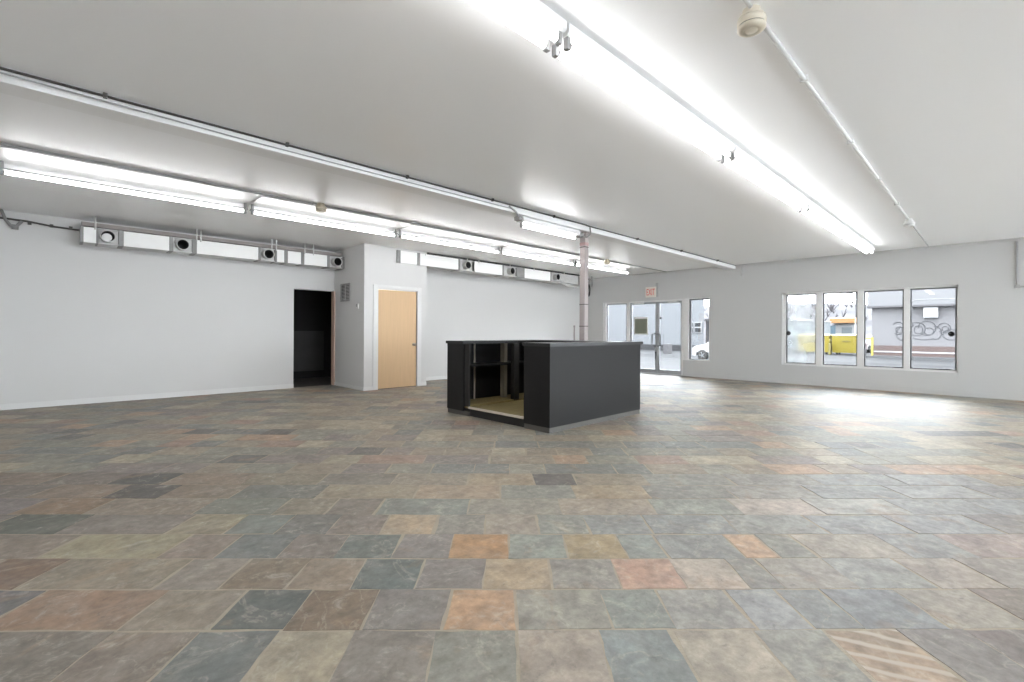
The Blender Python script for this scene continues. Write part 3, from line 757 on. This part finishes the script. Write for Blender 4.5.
duct('ventilation_duct', 'sectional white duct running from the maple-door wall to the steel post, three round spouts', 8.49, 8.85, 2.565, 2.815,
     [('collar', 4.985, 5.06), ('panel', 5.06, 5.46), ('collar', 5.46, 5.53), ('panel', 5.53, 6.55), ('collar', 6.55, 6.60), ('fan', 6.60, 6.99, 6.78),
      ('panel', 7.03, 7.92), ('collar', 7.92, 7.97), ('fan', 7.97, 8.42, 8.20), ('collar', 8.42, 8.70), ('panel', 8.70, 9.72), ('collar', 9.72, 9.76),
      ('fan', 9.76, 10.18, 9.96), ('plain', 10.18, 11.0), ('collar', 11.0, 11.06), ('plain', 11.06, 11.4)],
     [5.66, 6.80, 7.15, 8.17, 9.05, 10.3], (8.2, 8.67, 2.565))
MB().box(5.73, 11.3, 8.51, 8.80, 2.822, 2.857, .003).build('cable_tray', 'blackmetal', label='black tray lying on top of the duct near the steel post', cat='cable tray')  # dark strip stands in for shade between duct and ceiling
MB().box(.27, 4.28, 9.50, 9.60, 2.715, 2.775, .004).build('cable_tray', 'raceway', label='taupe raceway above the duct left of the closet', cat='cable tray')
# cables at the left wall and at the duct end
b = MB(); b.tube([(-.59, 9.84, 2.74), (-.3, 9.85, 2.735), (.0, 9.85, 2.70), (.3, 9.84, 2.69), (.34, 9.75, 2.66)], .014, 8)
for x in (-.28, -.05, .16): b.box(x-.02, x+.02, 9.82, 9.88, 2.69, 2.73)
b.build('wall_cable', 'pipe', label='dark cable clipped along the wall top left of the duct', cat='cable')
b = MB().tube([(-.56, 9.80, 2.85), (-.52, 9.80, 2.72), (-.47, 9.80, 2.64), (-.42, 9.80, 2.62), (-.39, 9.80, 2.67), (-.36, 9.84, 2.72)], .02, 10)
b.box(-.46, -.39, 9.79, 9.88, 2.60, 2.66, .006)
b.build('conduit_elbow', 'galvdark', label='bent grey conduit elbow in the far top left corner', cat='conduit')
pts = [(11.42+.12*math.sin(a), 8.45+.12*math.sin(a), 2.42+.17*math.cos(a)) for a in [2*PI*i/28 for i in range(28)]]
b = MB().tube(pts, .021, 8, closed=True); b.tube([(11.40, 8.5, 2.86), (11.44, 8.46, 2.72), (11.42, 8.45, 2.59)], .014, 8)
b.build('cable_coil', 'blackmetal', label='black cable coil hanging just right of the steel post', cat='cable')
b = MB().tube([(10.15, 8.45, 2.58), (10.3, 8.42, 2.50), (10.6, 8.40, 2.47), (11.0, 8.42, 2.49), (11.25, 8.45, 2.56)], .035, 12)
b.build('flexible_hose', 'galv', label='sagging grey hose below the duct end left of the steel post', cat='hose')
pts = [(11.62+.10*math.sin(a), 8.50+.10*math.sin(a), 2.70+.15*math.cos(a)) for a in [2*PI*i/28 for i in range(28)]]
MB().tube(pts, .016, 8, closed=True).build('cable_coil', 'greypipe', label='pale grey cable coil above the black coil beside the post', cat='cable')

# ------------------------------------------------------------------ conduits and detectors
def clips(b, pts, r):
    for x, y, z in pts: b.box(x-.012, x+.012, y-r*1.7, y+r*1.7, z-r*1.25, ZC if z > 2.8 else z+r*1.25, .002)
b = MB(); b.tube([(XL, 4.478, 2.838), (5.98, 4.478, 2.843)], .0095, 12); clips(b, [(x, 4.478, 2.838) for x in (.25, 1.5, 2.75, 4.0, 5.2)], .0095)
b.tube([(5.98, 4.478, 2.838), (XR-.02, 4.482, 2.842)], .009, 10)
clips(b, [(x, 4.48, 2.842) for x in (7.5, 9.2, 11.0)], .014)
b.build('conduit', 'pipe', label='dark conduit clipped along the near top edge of the ceiling beam', cat='conduit')
b = MB().tube([(XL, 4.44, 2.80), (1.2, 4.487, 2.79), (2.6, 4.488, 2.792), (4.4, 4.488, 2.80)], .006, 6)  # slim grey line along the beam face
b.build('thin_cable', 'greypipe', label='thin grey cable just below the dark conduit on the beam face', cat='cable')
b = MB().tube([(4.28, 4.462, 2.815), (4.42, 4.48, 2.77), (4.52, 4.52, 2.73), (4.62, 4.58, 2.725)], .012, 8); b.box(4.56, 4.635, 4.565, 4.655, 2.70, 2.755, .004)
b.build('lamp_cable', 'greypipe', label='grey cable dropping from the conduit to the short light', cat='cable')
b = MB().tube([(6.06, 4.47, 2.83), (6.06, 4.455, 2.72), (6.02, 4.50, 2.66), (5.96, 4.56, 2.68)], .012, 8); b.box(5.91, 6.03, 4.56, 4.66, 2.67, 2.74, .006)
b.build('junction_box', 'galvdark', label='small grey junction box where the short light meets the post', cat='junction box')
Y1, Y2 = .885, 6.325
b = MB(); b.tube([(2.77, Y1, 2.842), (8.98, Y1, 2.842)], .014, 10); clips(b, [(x, Y1, 2.842) for x in (3.55, 5.0, 6.4, 7.8)], .014)
b.build('conduit', 'whitepipe', label='white conduit on the ceiling between the near cream detector and the far one', cat='conduit')
MB().tube([(9.16, Y1, 2.845), (XR-.01, Y1, 2.845)], .010, 8).build('conduit', 'greypipe', label='thin conduit from the farther right detector to the street wall', cat='conduit')
MB().tube([(XL, Y1, 2.845), (2.57, Y1, 2.845)], .012, 8).build('conduit', 'whitepipe', label='thin white wire entering the big near detector at the top edge', cat='conduit')
b = MB(); b.tube([(XL, Y2, 2.846), (2.45, Y2, 2.846)], .0125, 8); b.tube([(2.62, Y2, 2.846), (9.12, Y2, 2.846)], .0125, 8); b.tube([(9.28, Y2, 2.846), (XR-.01, Y2, 2.846)], .0125, 8)
b.box(2.45, 2.62, Y2-.01, Y2+.01, 2.85, ZC); b.box(9.12, 9.28, Y2-.01, Y2+.01, 2.85, ZC)
b.build('conduit', 'greypipe', label='grey conduit along the near edge of the left-hand light row', cat='conduit')
def detector(x, y, label, m):
    d = thing('smoke_detector', label, 'smoke detector', (x, y, ZC), 'smoke detectors on the ceiling')
    MB().lathe([(.044, 0), (.046, -.028), (.046, -.032), (.062, -.036), (.067, -.044), (.067, -.050)], (x, y, ZC), 'z').build('base', m, d)
    MB().lathe([(.067, -.051), (.070, -.056), (.070, -.080), (.066, -.083)], (x, y, ZC), 'z').build('body_ring', m, d)
    MB().lathe([(.0655, -.082), (.0655, -.088)], (x, y, ZC), 'z').build('vent_slot', 'darkslot', d)
    MB().lathe([(.068, -.087), (.070, -.092), (.069, -.100), (.060, -.107), (.040, -.110), (.036, -.108), (.028, -.108), (.024, -.113), (0, -.114)], (x, y, ZC), 'z').build('head', m, d)
    return d
detector(2.63, .90, 'big cream smoke detector at the top edge, nearest the camera', 'cream')
detector(9.07, .885, 'small off-white smoke detector near the street wall, on the right-hand conduit', 'whitepipe')
detector(2.54, 6.29, 'tan smoke detector on the left-hand conduit above the dark doorway', 'tan')
detector(9.20, 6.29, 'small detector on the left-hand conduit right of the steel post', 'tan')
b = MB(); b.tube([(XR-.016, -.28, 2.80), (XR-.016, -.28, 2.02), (XR-.016, -.30, 2.0), (XR-.016, -1.2, 2.0)], .015, 10); b.box(XR-.035, XR, -.315, -.25, 1.975, 2.04, .006)
b.build('conduit', 'greypipe', label='grey conduit dropping down the street wall at the right edge', cat='conduit')
MB().tube([(XR-.03, 4.36, ZC-.03), (XR-.012, 4.36, 2.65), (XR-.012, 4.36, 2.58)], .012, 8).build('conduit', 'whitepipe', label='short white pipe stub where the beam meets the street wall', cat='conduit')
MB().box(XR-.04, XR, YN, YB, 2.825, ZC, .004).build('trim_8', 'wallgrey', label='narrow grey strip along the top of the street wall', cat='ceiling trim', kind=S)
b = MB().tube([(11.85, YB-.02, 0.09), (11.85, YB-.02, 1.36)], .022, 10); b.lathe([(.03, 1.33), (.03, 1.38), (0, 1.385)], (11.85, YB-.02, 0), 'z', 14)
b.build('wall_pipe', 'post', label='thin capped mauve pipe on the back wall left of the post', cat='pipe')

# ------------------------------------------------------------------ wall fittings
g = thing('vent_grille', 'grey louvred vent grille on the closet side wall', 'vent grille', (CX0, 9.33, 1.77))
b = MB(); b.box(4.2710, 4.2850, 9.11, 9.14, 1.77, 2.14); b.box(4.2710, 4.2850, 9.52, 9.55, 1.77, 2.14); b.box(4.2710, 4.2850, 9.14, 9.52, 1.77, 1.795); b.box(4.2710, 4.2850, 9.14, 9.52, 2.115, 2.14); b.box(4.2690, 4.2850, 9.325, 9.335, 1.795, 2.115)
b.build('grille_frame', 'greypipe', g)
b = MB()
for i in range(11):
    z = 1.80+i*.029; b.prism([(4.2830, z+.018), (4.2710, z), (4.2700, z+.003), (4.2820, z+.021)], 'y', 9.14, 9.52)
b.build('louvres', 'greypipe', g)
MB().box(4.2835, 4.2848, 9.14, 9.52, 1.795, 2.115).build('grille_back', 'darkslot', g)
t = thing('thermostat', 'small white thermostat on the closet side wall right of the grille', 'thermostat', (CX0, 8.78, 1.60))
MB().box(4.2630, 4.2850, 8.73, 8.82, 1.60, 1.70, .005).build('cover', 'trim', t)
MB().box(4.2610, 4.2635, 8.79, 8.805, 1.64, 1.695).build('scale_window', 'darkslot', t)
e = thing('exit_sign', 'small pale exit sign with red letters above the glass entrance', 'exit sign', (XR, 6.83, 2.17))
MB().box(12.09, 12.14, 6.63, 6.96, 2.17, 2.46, .006).build('sign_box', 'signwhite', e)
MB().box(12.10, 12.15, 6.60, 6.65, 2.17, 2.56, .003).build('mounting_post', 'greypipe', e)
MB().box(12.11, 12.15, 6.64, 7.0, 2.44, 2.50, .003).build('mounting_plate', 'wallgrey', e)
tx = text_mesh('EXIT', .20, 'signred', 'sign_letters'); tx.location = (12.0885, 6.795, 2.305); tx.rotation_euler = (PI/2, 0, -PI/2); tx.scale = (.66, 1.3, 1); put_keep = tx
tx.parent = e; tx.matrix_parent_inverse = Matrix.Translation(e.location).inverted(); tx['label'] = 'red letters EXIT'

# ------------------------------------------------------------------ outdoors
GZ = -.40
b = MB(); b.box(12.33, 15.2, -30, 60, -.5, -.13); b.build('pavement', 'pavement', label='pale pavement outside the street wall', cat='pavement', kind=S)
MB().box(-25, 12.32, -26, -6.2, -.5, -.13).build('ground_snow', 'snow', label='snow-covered yard behind the camera', cat='ground', kind=S)  # unseen bright ground added to reflect daylight through the rear windows
MB().box(15.2, 140, -60, 120, -.6, GZ).build('street', 'street', label='pale salted street and lot outside the windows', cat='street', kind=S)
MB().box(28.0, 31.5, -40, 60, -.6, GZ+.004).build('road_strip', 'asphalt', label='darker worn lane of the street in front of the stucco building', cat='road', kind=S)
MB().box(38.2, 39.3, -20, 5.9, -.6, -.24, .02).build('kerb', 'pavement', label='white kerb along the foot of the stucco building', cat='kerb', kind=S)
s = thing('stucco_building', 'grey stucco building with fascia, brick base and graffiti across the street', 'building', (39.3, 0, GZ))
MB().box(39.3, 50, -18, 5.72, GZ, 5.4).build('wall', 'stucco', s)
MB().box(38.85, 39.3, -18, 5.90, 2.99, 5.5, .02).build('fascia', 'fascia', s)
MB().box(38.80, 39.3, -18, 5.94, 2.90, 3.02).build('fascia_edge', 'soffit', s)
b = MB(); b.box(38.83, 38.85, -18, 1.9, 3.32, 3.36); b.tube([(38.84, 3.8, 3.05), (38.84, 3.7, 3.28), (38.84, 3.4, 3.34), (38.84, 1.9, 3.34)], .02, 6); b.build('fascia_cable', 'boxwhite', s)
MB().box(39.22, 39.3, -18, 5.74, GZ, .42).build('brick_base', 'brick', s)
MB().box(39.20, 39.24, -18, 5.75, -.03, .06).build('base_stripe', 'boxwhite', s)
MB().box(38.95, 39.3, 2.40, 3.10, 2.20, 2.86, .03).build('wall_box', 'boxwhite', s)['label'] = 'white box on the wall'
b = MB(); rg = random.Random(3)
def loop(cy, cz, ry, rz, a0=0, a1=2*PI, n=22, tw=0):
    b.tube([(39.285, cy+ry*math.cos(a0+(a1-a0)*i/n)+tw*rg.uniform(-1, 1), cz+rz*math.sin(a0+(a1-a0)*i/n)+tw*rg.uniform(-1, 1)) for i in range(n+1)], .02, 5)
loop(4.35, 1.55, .30, .40, .6, 5.4); loop(4.30, 1.45, .16, .20); loop(4.1, 1.2, .34, .42, -1.6, 2.2); loop(3.85, 1.75, .25, .14, 0, 4.2)
loop(3.45, 1.50, .42, .42, .3, 5.8); loop(3.35, 1.45, .2, .25); loop(2.95, 1.55, .42, .45, 0, 5.2); loop(2.85, 1.35, .22, .22, 1, 6); loop(2.55, 1.25, .28, .40, 1.3, 5.0)
loop(2.15, 1.55, .28, .30, 0, 5.6); loop(2.1, 1.5, .14, .15); loop(1.8, 1.15, .40, .32, .2, 6.4); loop(3.1, .95, .5, .12, 3.3, 6.2)
b.build('graffiti', 'graffiti', s)['label'] = 'looping grey graffiti lines'
# low bollard
y = MB(); y.box(38.30, 38.42, 5.50, 5.62, GZ, .97, .01); y.box(38.30, 38.42, 5.62, 5.90, .82, .92, .01)
y.build('yellow_bollard', 'yellow', label='yellow bent bollard at the corner of the stucco building', cat='bollard')
def dumpster(x, y0, y1, label):
    d = thing('dumpster', label, 'dumpster', (x, (y0+y1)/2, GZ), 'yellow dumpsters across the street')
    prof = [(x+.25, -.25), (x, 1.00), (x+1.5, 1.00), (x+1.5, -.25)]
    MB().prism(prof, 'y', y0, y1).build('bin_body', 'yellow', d)
    MB().box(x-.04, x+1.54, y0-.03, y1+.03, .98, 1.07, .02).build('rim', 'yellow', d)
    MB().prism([(x-.02, 1.07), (x+1.5, 1.07), (x+1.5, 1.16), (x+.7, 1.14)], 'y', y0, y1).build('lid', 'yellow', d)
    for yy in (y0-.07, y1):
        MB().box(x+.3, x+1.2, yy, yy+.07, .45, .62).build('fork_pocket', 'dyellow', d)
    h = MB().box(x-.02, x+.06, (y0+y1)/2-.22, (y0+y1)/2+.22, .60, .66); h.build('handle', 'dyellow', d)
    for yy in (y0+.2, y1-.3):
        for xx in (x+.4, x+1.3): MB().cyl((xx, yy, GZ+.09), (xx, yy+.08, GZ+.09), .09, 12).build('caster', 'tyre', d)
dumpster(42.3, 6.85, 8.60, 'yellow dumpster in the second pane, next to the mullion')
dumpster(42.3, 8.78, 10.88, 'yellow dumpster seen across the first two panes')
b = MB(); b.box(41.9, 42.25, 8.58, 8.74, GZ, .45, .03); b.tube([(42.0, 8.66, .4), (41.9, 8.62, .75)], .05, 8)
b.build('hydrant_pipe', 'dyellow', label='dark stubby pipe between the two yellow dumpsters', cat='pipe')
s = thing('storage_trailer', 'pale blue grey trailer left of the dumpsters', 'trailer', (45.3, 12.5, GZ))
MB().box(45.3, 52, 10.67, 14.8, -.1, 2.22, .04).build('trailer_box', 'shed', s); MB().box(45.2, 52, 10.6, 14.9, 2.22, 2.34, .02).build('roof_edge', 'boxwhite', s)
for yy in (11.2, 13.6): MB().cyl((45.4, yy, GZ+.25), (45.7, yy, GZ+.25), .25, 16).build('wheel', 'tyre', s)
s = thing('street_kiosk', 'white kiosk under an orange canopy behind the dumpsters', 'kiosk', (53.6, 9.6, GZ))
MB().box(53.6, 56, 9.1, 10.6, GZ, 2.22, .03).build('kiosk_wall', 'boxwhite', s)
MB().box(53.55, 53.6, 9.3, 10.1, 1.2, 1.8).build('hatch', 'shed', s)
MB().prism([(53.0, 2.2), (53.0, 2.62), (53.3, 2.72), (56.2, 2.72), (56.2, 2.2)], 'y', 9.0, 10.95).build('canopy', 'orange', s)
MB().box(53.58, 56, 10.6, 11.25, GZ, 1.98, .02).build('side_panel', 'blue', s)
l = thing('street_lamp', 'double-headed street lamp on the skyline in the second pane', 'street lamp', (71.5, 12, GZ))
MB().cyl((71.5, 12, GZ), (71.5, 12, 6.4), .11, 10, .07).build('pole', 'soffit', l)
MB().cyl((71.5, 10.9, 6.35), (71.5, 13.0, 6.35), .05, 8).build('arm', 'soffit', l)
for yy in (11.0, 12.6): MB().box(71.3, 71.7, yy-.25, yy+.35, 6.26, 6.42, .03).build('lamp_head', 'soffit', l)
# hill with bare scrub
bm = bmesh.new(); nx, ny = 26, 90; rows = []
for i in range(nx+1):
    r = []
    for j in range(ny+1):
        x = 84+i*1.6; y = -5+j*1.15; t = min(1, i/20)
        z = GZ+(9.4*t**.8)*(.86+.20*noise.noise(Vector((y*.08, 1.3, 0))))+.55*noise.noise(Vector((x*.3, y*.3, 2)))+.3*noise.noise(Vector((x, y, 5)))
        r.append(bm.verts.new((x, y, z)))
    rows.append(r)
for i in range(nx):
    for j in range(ny): bm.faces.new((rows[i][j], rows[i+1][j], rows[i+1][j+1], rows[i][j+1])).smooth = True
me = bpy.data.meshes.new('hill'); bm.to_mesh(me); bm.free(); me.materials.append(M['hill'])
o = bpy.data.objects.new('hill', me); COL.objects.link(o); tag(o, 'long bare winter hillside on the skyline', 'hill', kind=S)
b = MB(); rg = random.Random(5)
for _ in range(420):
    x = rg.uniform(92, 116); y = rg.uniform(-3, 92); t = min(1, (x-84)/32)
    z = GZ+9.4*t**.8*.86-.3; h = rg.uniform(.7, 1.9)
    for q in range(5):
        a = rg.uniform(0, 2*PI); b.cyl((x, y, z), (x+math.cos(a)*h*.4, y+math.sin(a)*h*.45, z+h*rg.uniform(.6, 1)), .09, 4, .02, cap=False)
b.build('hillside_scrub', 'scrub', label='bare leafless scrub covering the hillside', cat='scrub', kind='stuff')
# pale siding building and dark house seen through the entrance
s = thing('siding_building', 'tall pale sided building filling the view through the entrance', 'building', (39.3, 24, GZ))
MB().prism([(39.3, 17.12), (39.3, 40), (52, 40), (52, 23.0)], 'z', GZ, 5.2).build('wall', 'siding', s)
MB().box(39.22, 39.3, 16.88, 40, GZ, .12).build('plinth', 'asphalt', s)
for y0 in (17.3, 18.0):
    f = MB().box(39.2, 39.3, y0, y0+.58, 1.2, 2.12).build('window', 'winframe', s)
    MB().box(39.17, 39.2, y0+.05, y0+.53, 1.25, 1.62).build('pane', 'darkpane', f); MB().box(39.17, 39.2, y0+.05, y0+.53, 1.72, 2.06).build('pane', 'darkpane', f)
s = thing('dark_house', 'dark brick house behind the white car', 'house', (59.6, 22, GZ))
MB().box(59.6, 68, 16, 25.7, GZ, 2.75).build('wall', 'darkbrick', s)
MB().prism([(15.7, 2.75), (26.0, 2.75), (25.6, 3.0), (16.1, 3.0)], 'x', 59.3, 68.3).build('roof', 'soffit', s)
for y0 in (21.4, 23.6):
    f = MB().box(59.5, 59.6, y0, y0+1.1, .9, 2.0).build('window', 'winframe', s); MB().box(59.46, 59.5, y0+.1, y0+1.0, 1.0, 1.9).build('pane', 'darkpane', f)
MB().box(33.2, 33.9, 17.2, 17.6, GZ, .35, .05).build('utility_box', 'soffit', label='small dark box at the foot of the pale building', cat='box')

def make_car(paint, label):
    """front at +y, z = 0 on the ground"""
    c = thing('car', label, 'car')
    W = .86
    prof = [(2.02, .30), (2.06, .52), (2.0, .72), (1.75, .84), (1.05, .97), (.95, .98), (-1.75, 1.0), (-1.98, .92), (-2.05, .60), (-2.0, .28),
            (-1.70, .26), (-1.66, .44), (-1.5, .60), (-1.28, .66), (-1.06, .60), (-.9, .44), (-.86, .24), (.86, .24), (.90, .44), (1.06, .60), (1.28, .66), (1.5, .60), (1.66, .44), (1.70, .28)]
    bm = MB(); bm.prism(prof, 'x', -W, W)
    bmesh.ops.bevel(bm.bm, geom=[e for e in bm.bm.edges if abs(abs(e.verts[0].co.x)-W) < 1e-4 and abs(abs(e.verts[1].co.x)-W) < 1e-4 and e.verts[0].co.x*e.verts[1].co.x > 0 and min(e.verts[0].co.z, e.verts[1].co.z) > .5],
                    offset=.07, segments=2, affect='EDGES')
    bm.build('body', paint, c)
    def frustum(y0, y1, y2, y3, z0, z1, w0, w1):
        f = MB(); v = [f.bm.verts.new(p) for p in ((-w0, y0, z0), (w0, y0, z0), (w0, y1, z0), (-w0, y1, z0), (-w1, y2, z1), (w1, y2, z1), (w1, y3, z1), (-w1, y3, z1))]
        for q in ((0,1,2,3), (4,5,6,7), (0,1,5,4), (1,2,6,5), (2,3,7,6), (3,0,4,7)): f.bm.faces.new([v[i] for i in q])
        return f
    frustum(-1.85, 1.05, -1.45, .28, .96, 1.40, .82, .66).build('window_glass', 'carglass', c)
    r = frustum(-1.50, .32, -1.3, .12, 1.385, 1.47, .67, .58)
    for sx in (-1, 1):
        for a, q in (((sx*.835, 1.02, .97), (sx*.675, .27, 1.40)), ((sx*.835, -.35, .97), (sx*.675, -.40, 1.40)), ((sx*.835, -1.80, .97), (sx*.675, -1.45, 1.40))): r.cyl(a, q, .035, 8)
    r.build('roof', paint, c)
    for sx in (-1, 1):
        for yy in (1.28, -1.28):
            w = MB().lathe([(.20, 0), (.30, .0), (.315, .02), (.315, .17), (.30, .19), (.2, .19)], (sx*W-(.0 if sx < 0 else 0)+(.17 if sx < 0 else 0)-.0, yy, .315), '-x', 24)
            wo = w.build('wheel', 'tyre', c)
            hb = MB(); xo = sx*(W+.012)
            hb.lathe([(.205, 0), (.205, .01), (.19, .02)], (sx*(W-.02) if sx < 0 else W+.01, yy, .315), '-x', 20)
            for k in range(5):
                a = 2*PI*k/5; hb.cyl((xo, yy, .315), (xo, yy+.18*math.cos(a), .315+.18*math.sin(a)), .025, 6)
            hb.build('hubcap', 'hub', wo)
        MB().box(sx*.62-.16, sx*.62+.16, 1.98, 2.05, .56, .70, .02).build('headlight', 'hub', c)
        MB().box(sx*.90-.08, sx*.90+.08, .72, .88, .94, 1.08, .03).build('mirror', paint, c)
    return c
c = make_car('carwhite', 'white car parked outside the tall window, front wheel in view'); c.location = (26.85, 10.1, GZ); c.rotation_euler.z = -.19
c = make_car('carred', 'dark red car half hidden behind the stucco building corner'); c.location = (50.5, 7.9, GZ); c.rotation_euler.z = 1.4

# ------------------------------------------------------------------ light, camera, output look
W = bpy.data.worlds.new('overcast sky'); SC.world = W; W.use_nodes = True
nt = W.node_tree; bg = nt.nodes['Background']
bg.inputs[0].default_value = (.935, .968, 1.0, 1); bg.inputs[1].default_value = SKY

F, CYP, H = 469.0, 332.4, 1.15
roll = math.radians(0.305); t1 = math.atan((994-512)/F)
fw = Vector((math.cos(t1), math.sin(t1), 0)); rt0 = Vector((math.sin(t1), -math.cos(t1), 0)); up0 = Vector((0, 0, 1))
rt = rt0*math.cos(roll)+up0*math.sin(roll); up = up0*math.cos(roll)-rt0*math.sin(roll)
cam = bpy.data.cameras.new('camera'); co = bpy.data.objects.new('camera', cam); COL.objects.link(co)
cam.sensor_width = 36; cam.lens = F/1024*36; cam.shift_y = (CYP-341)/1024; cam.clip_start = .05; cam.clip_end = 500
mw = Matrix((rt, up, -fw)).transposed().to_4x4(); mw.translation = (0, 0, H)
co.matrix_world = mw
SC.camera = co
SC.view_settings.view_transform = 'Standard'; SC.view_settings.look = 'None'
SC.view_settings.gamma = 1; SC.view_settings.exposure = EXPOSURE; SC.view_settings.use_curve_mapping = False
SC.cycles.use_denoising = True
SC.cycles.max_bounces = 10; SC.cycles.diffuse_bounces = 6; SC.cycles.transparent_max_bounces = 12
SC.cycles.sample_clamp_indirect = 6
SC.cycles.caustics_reflective = True
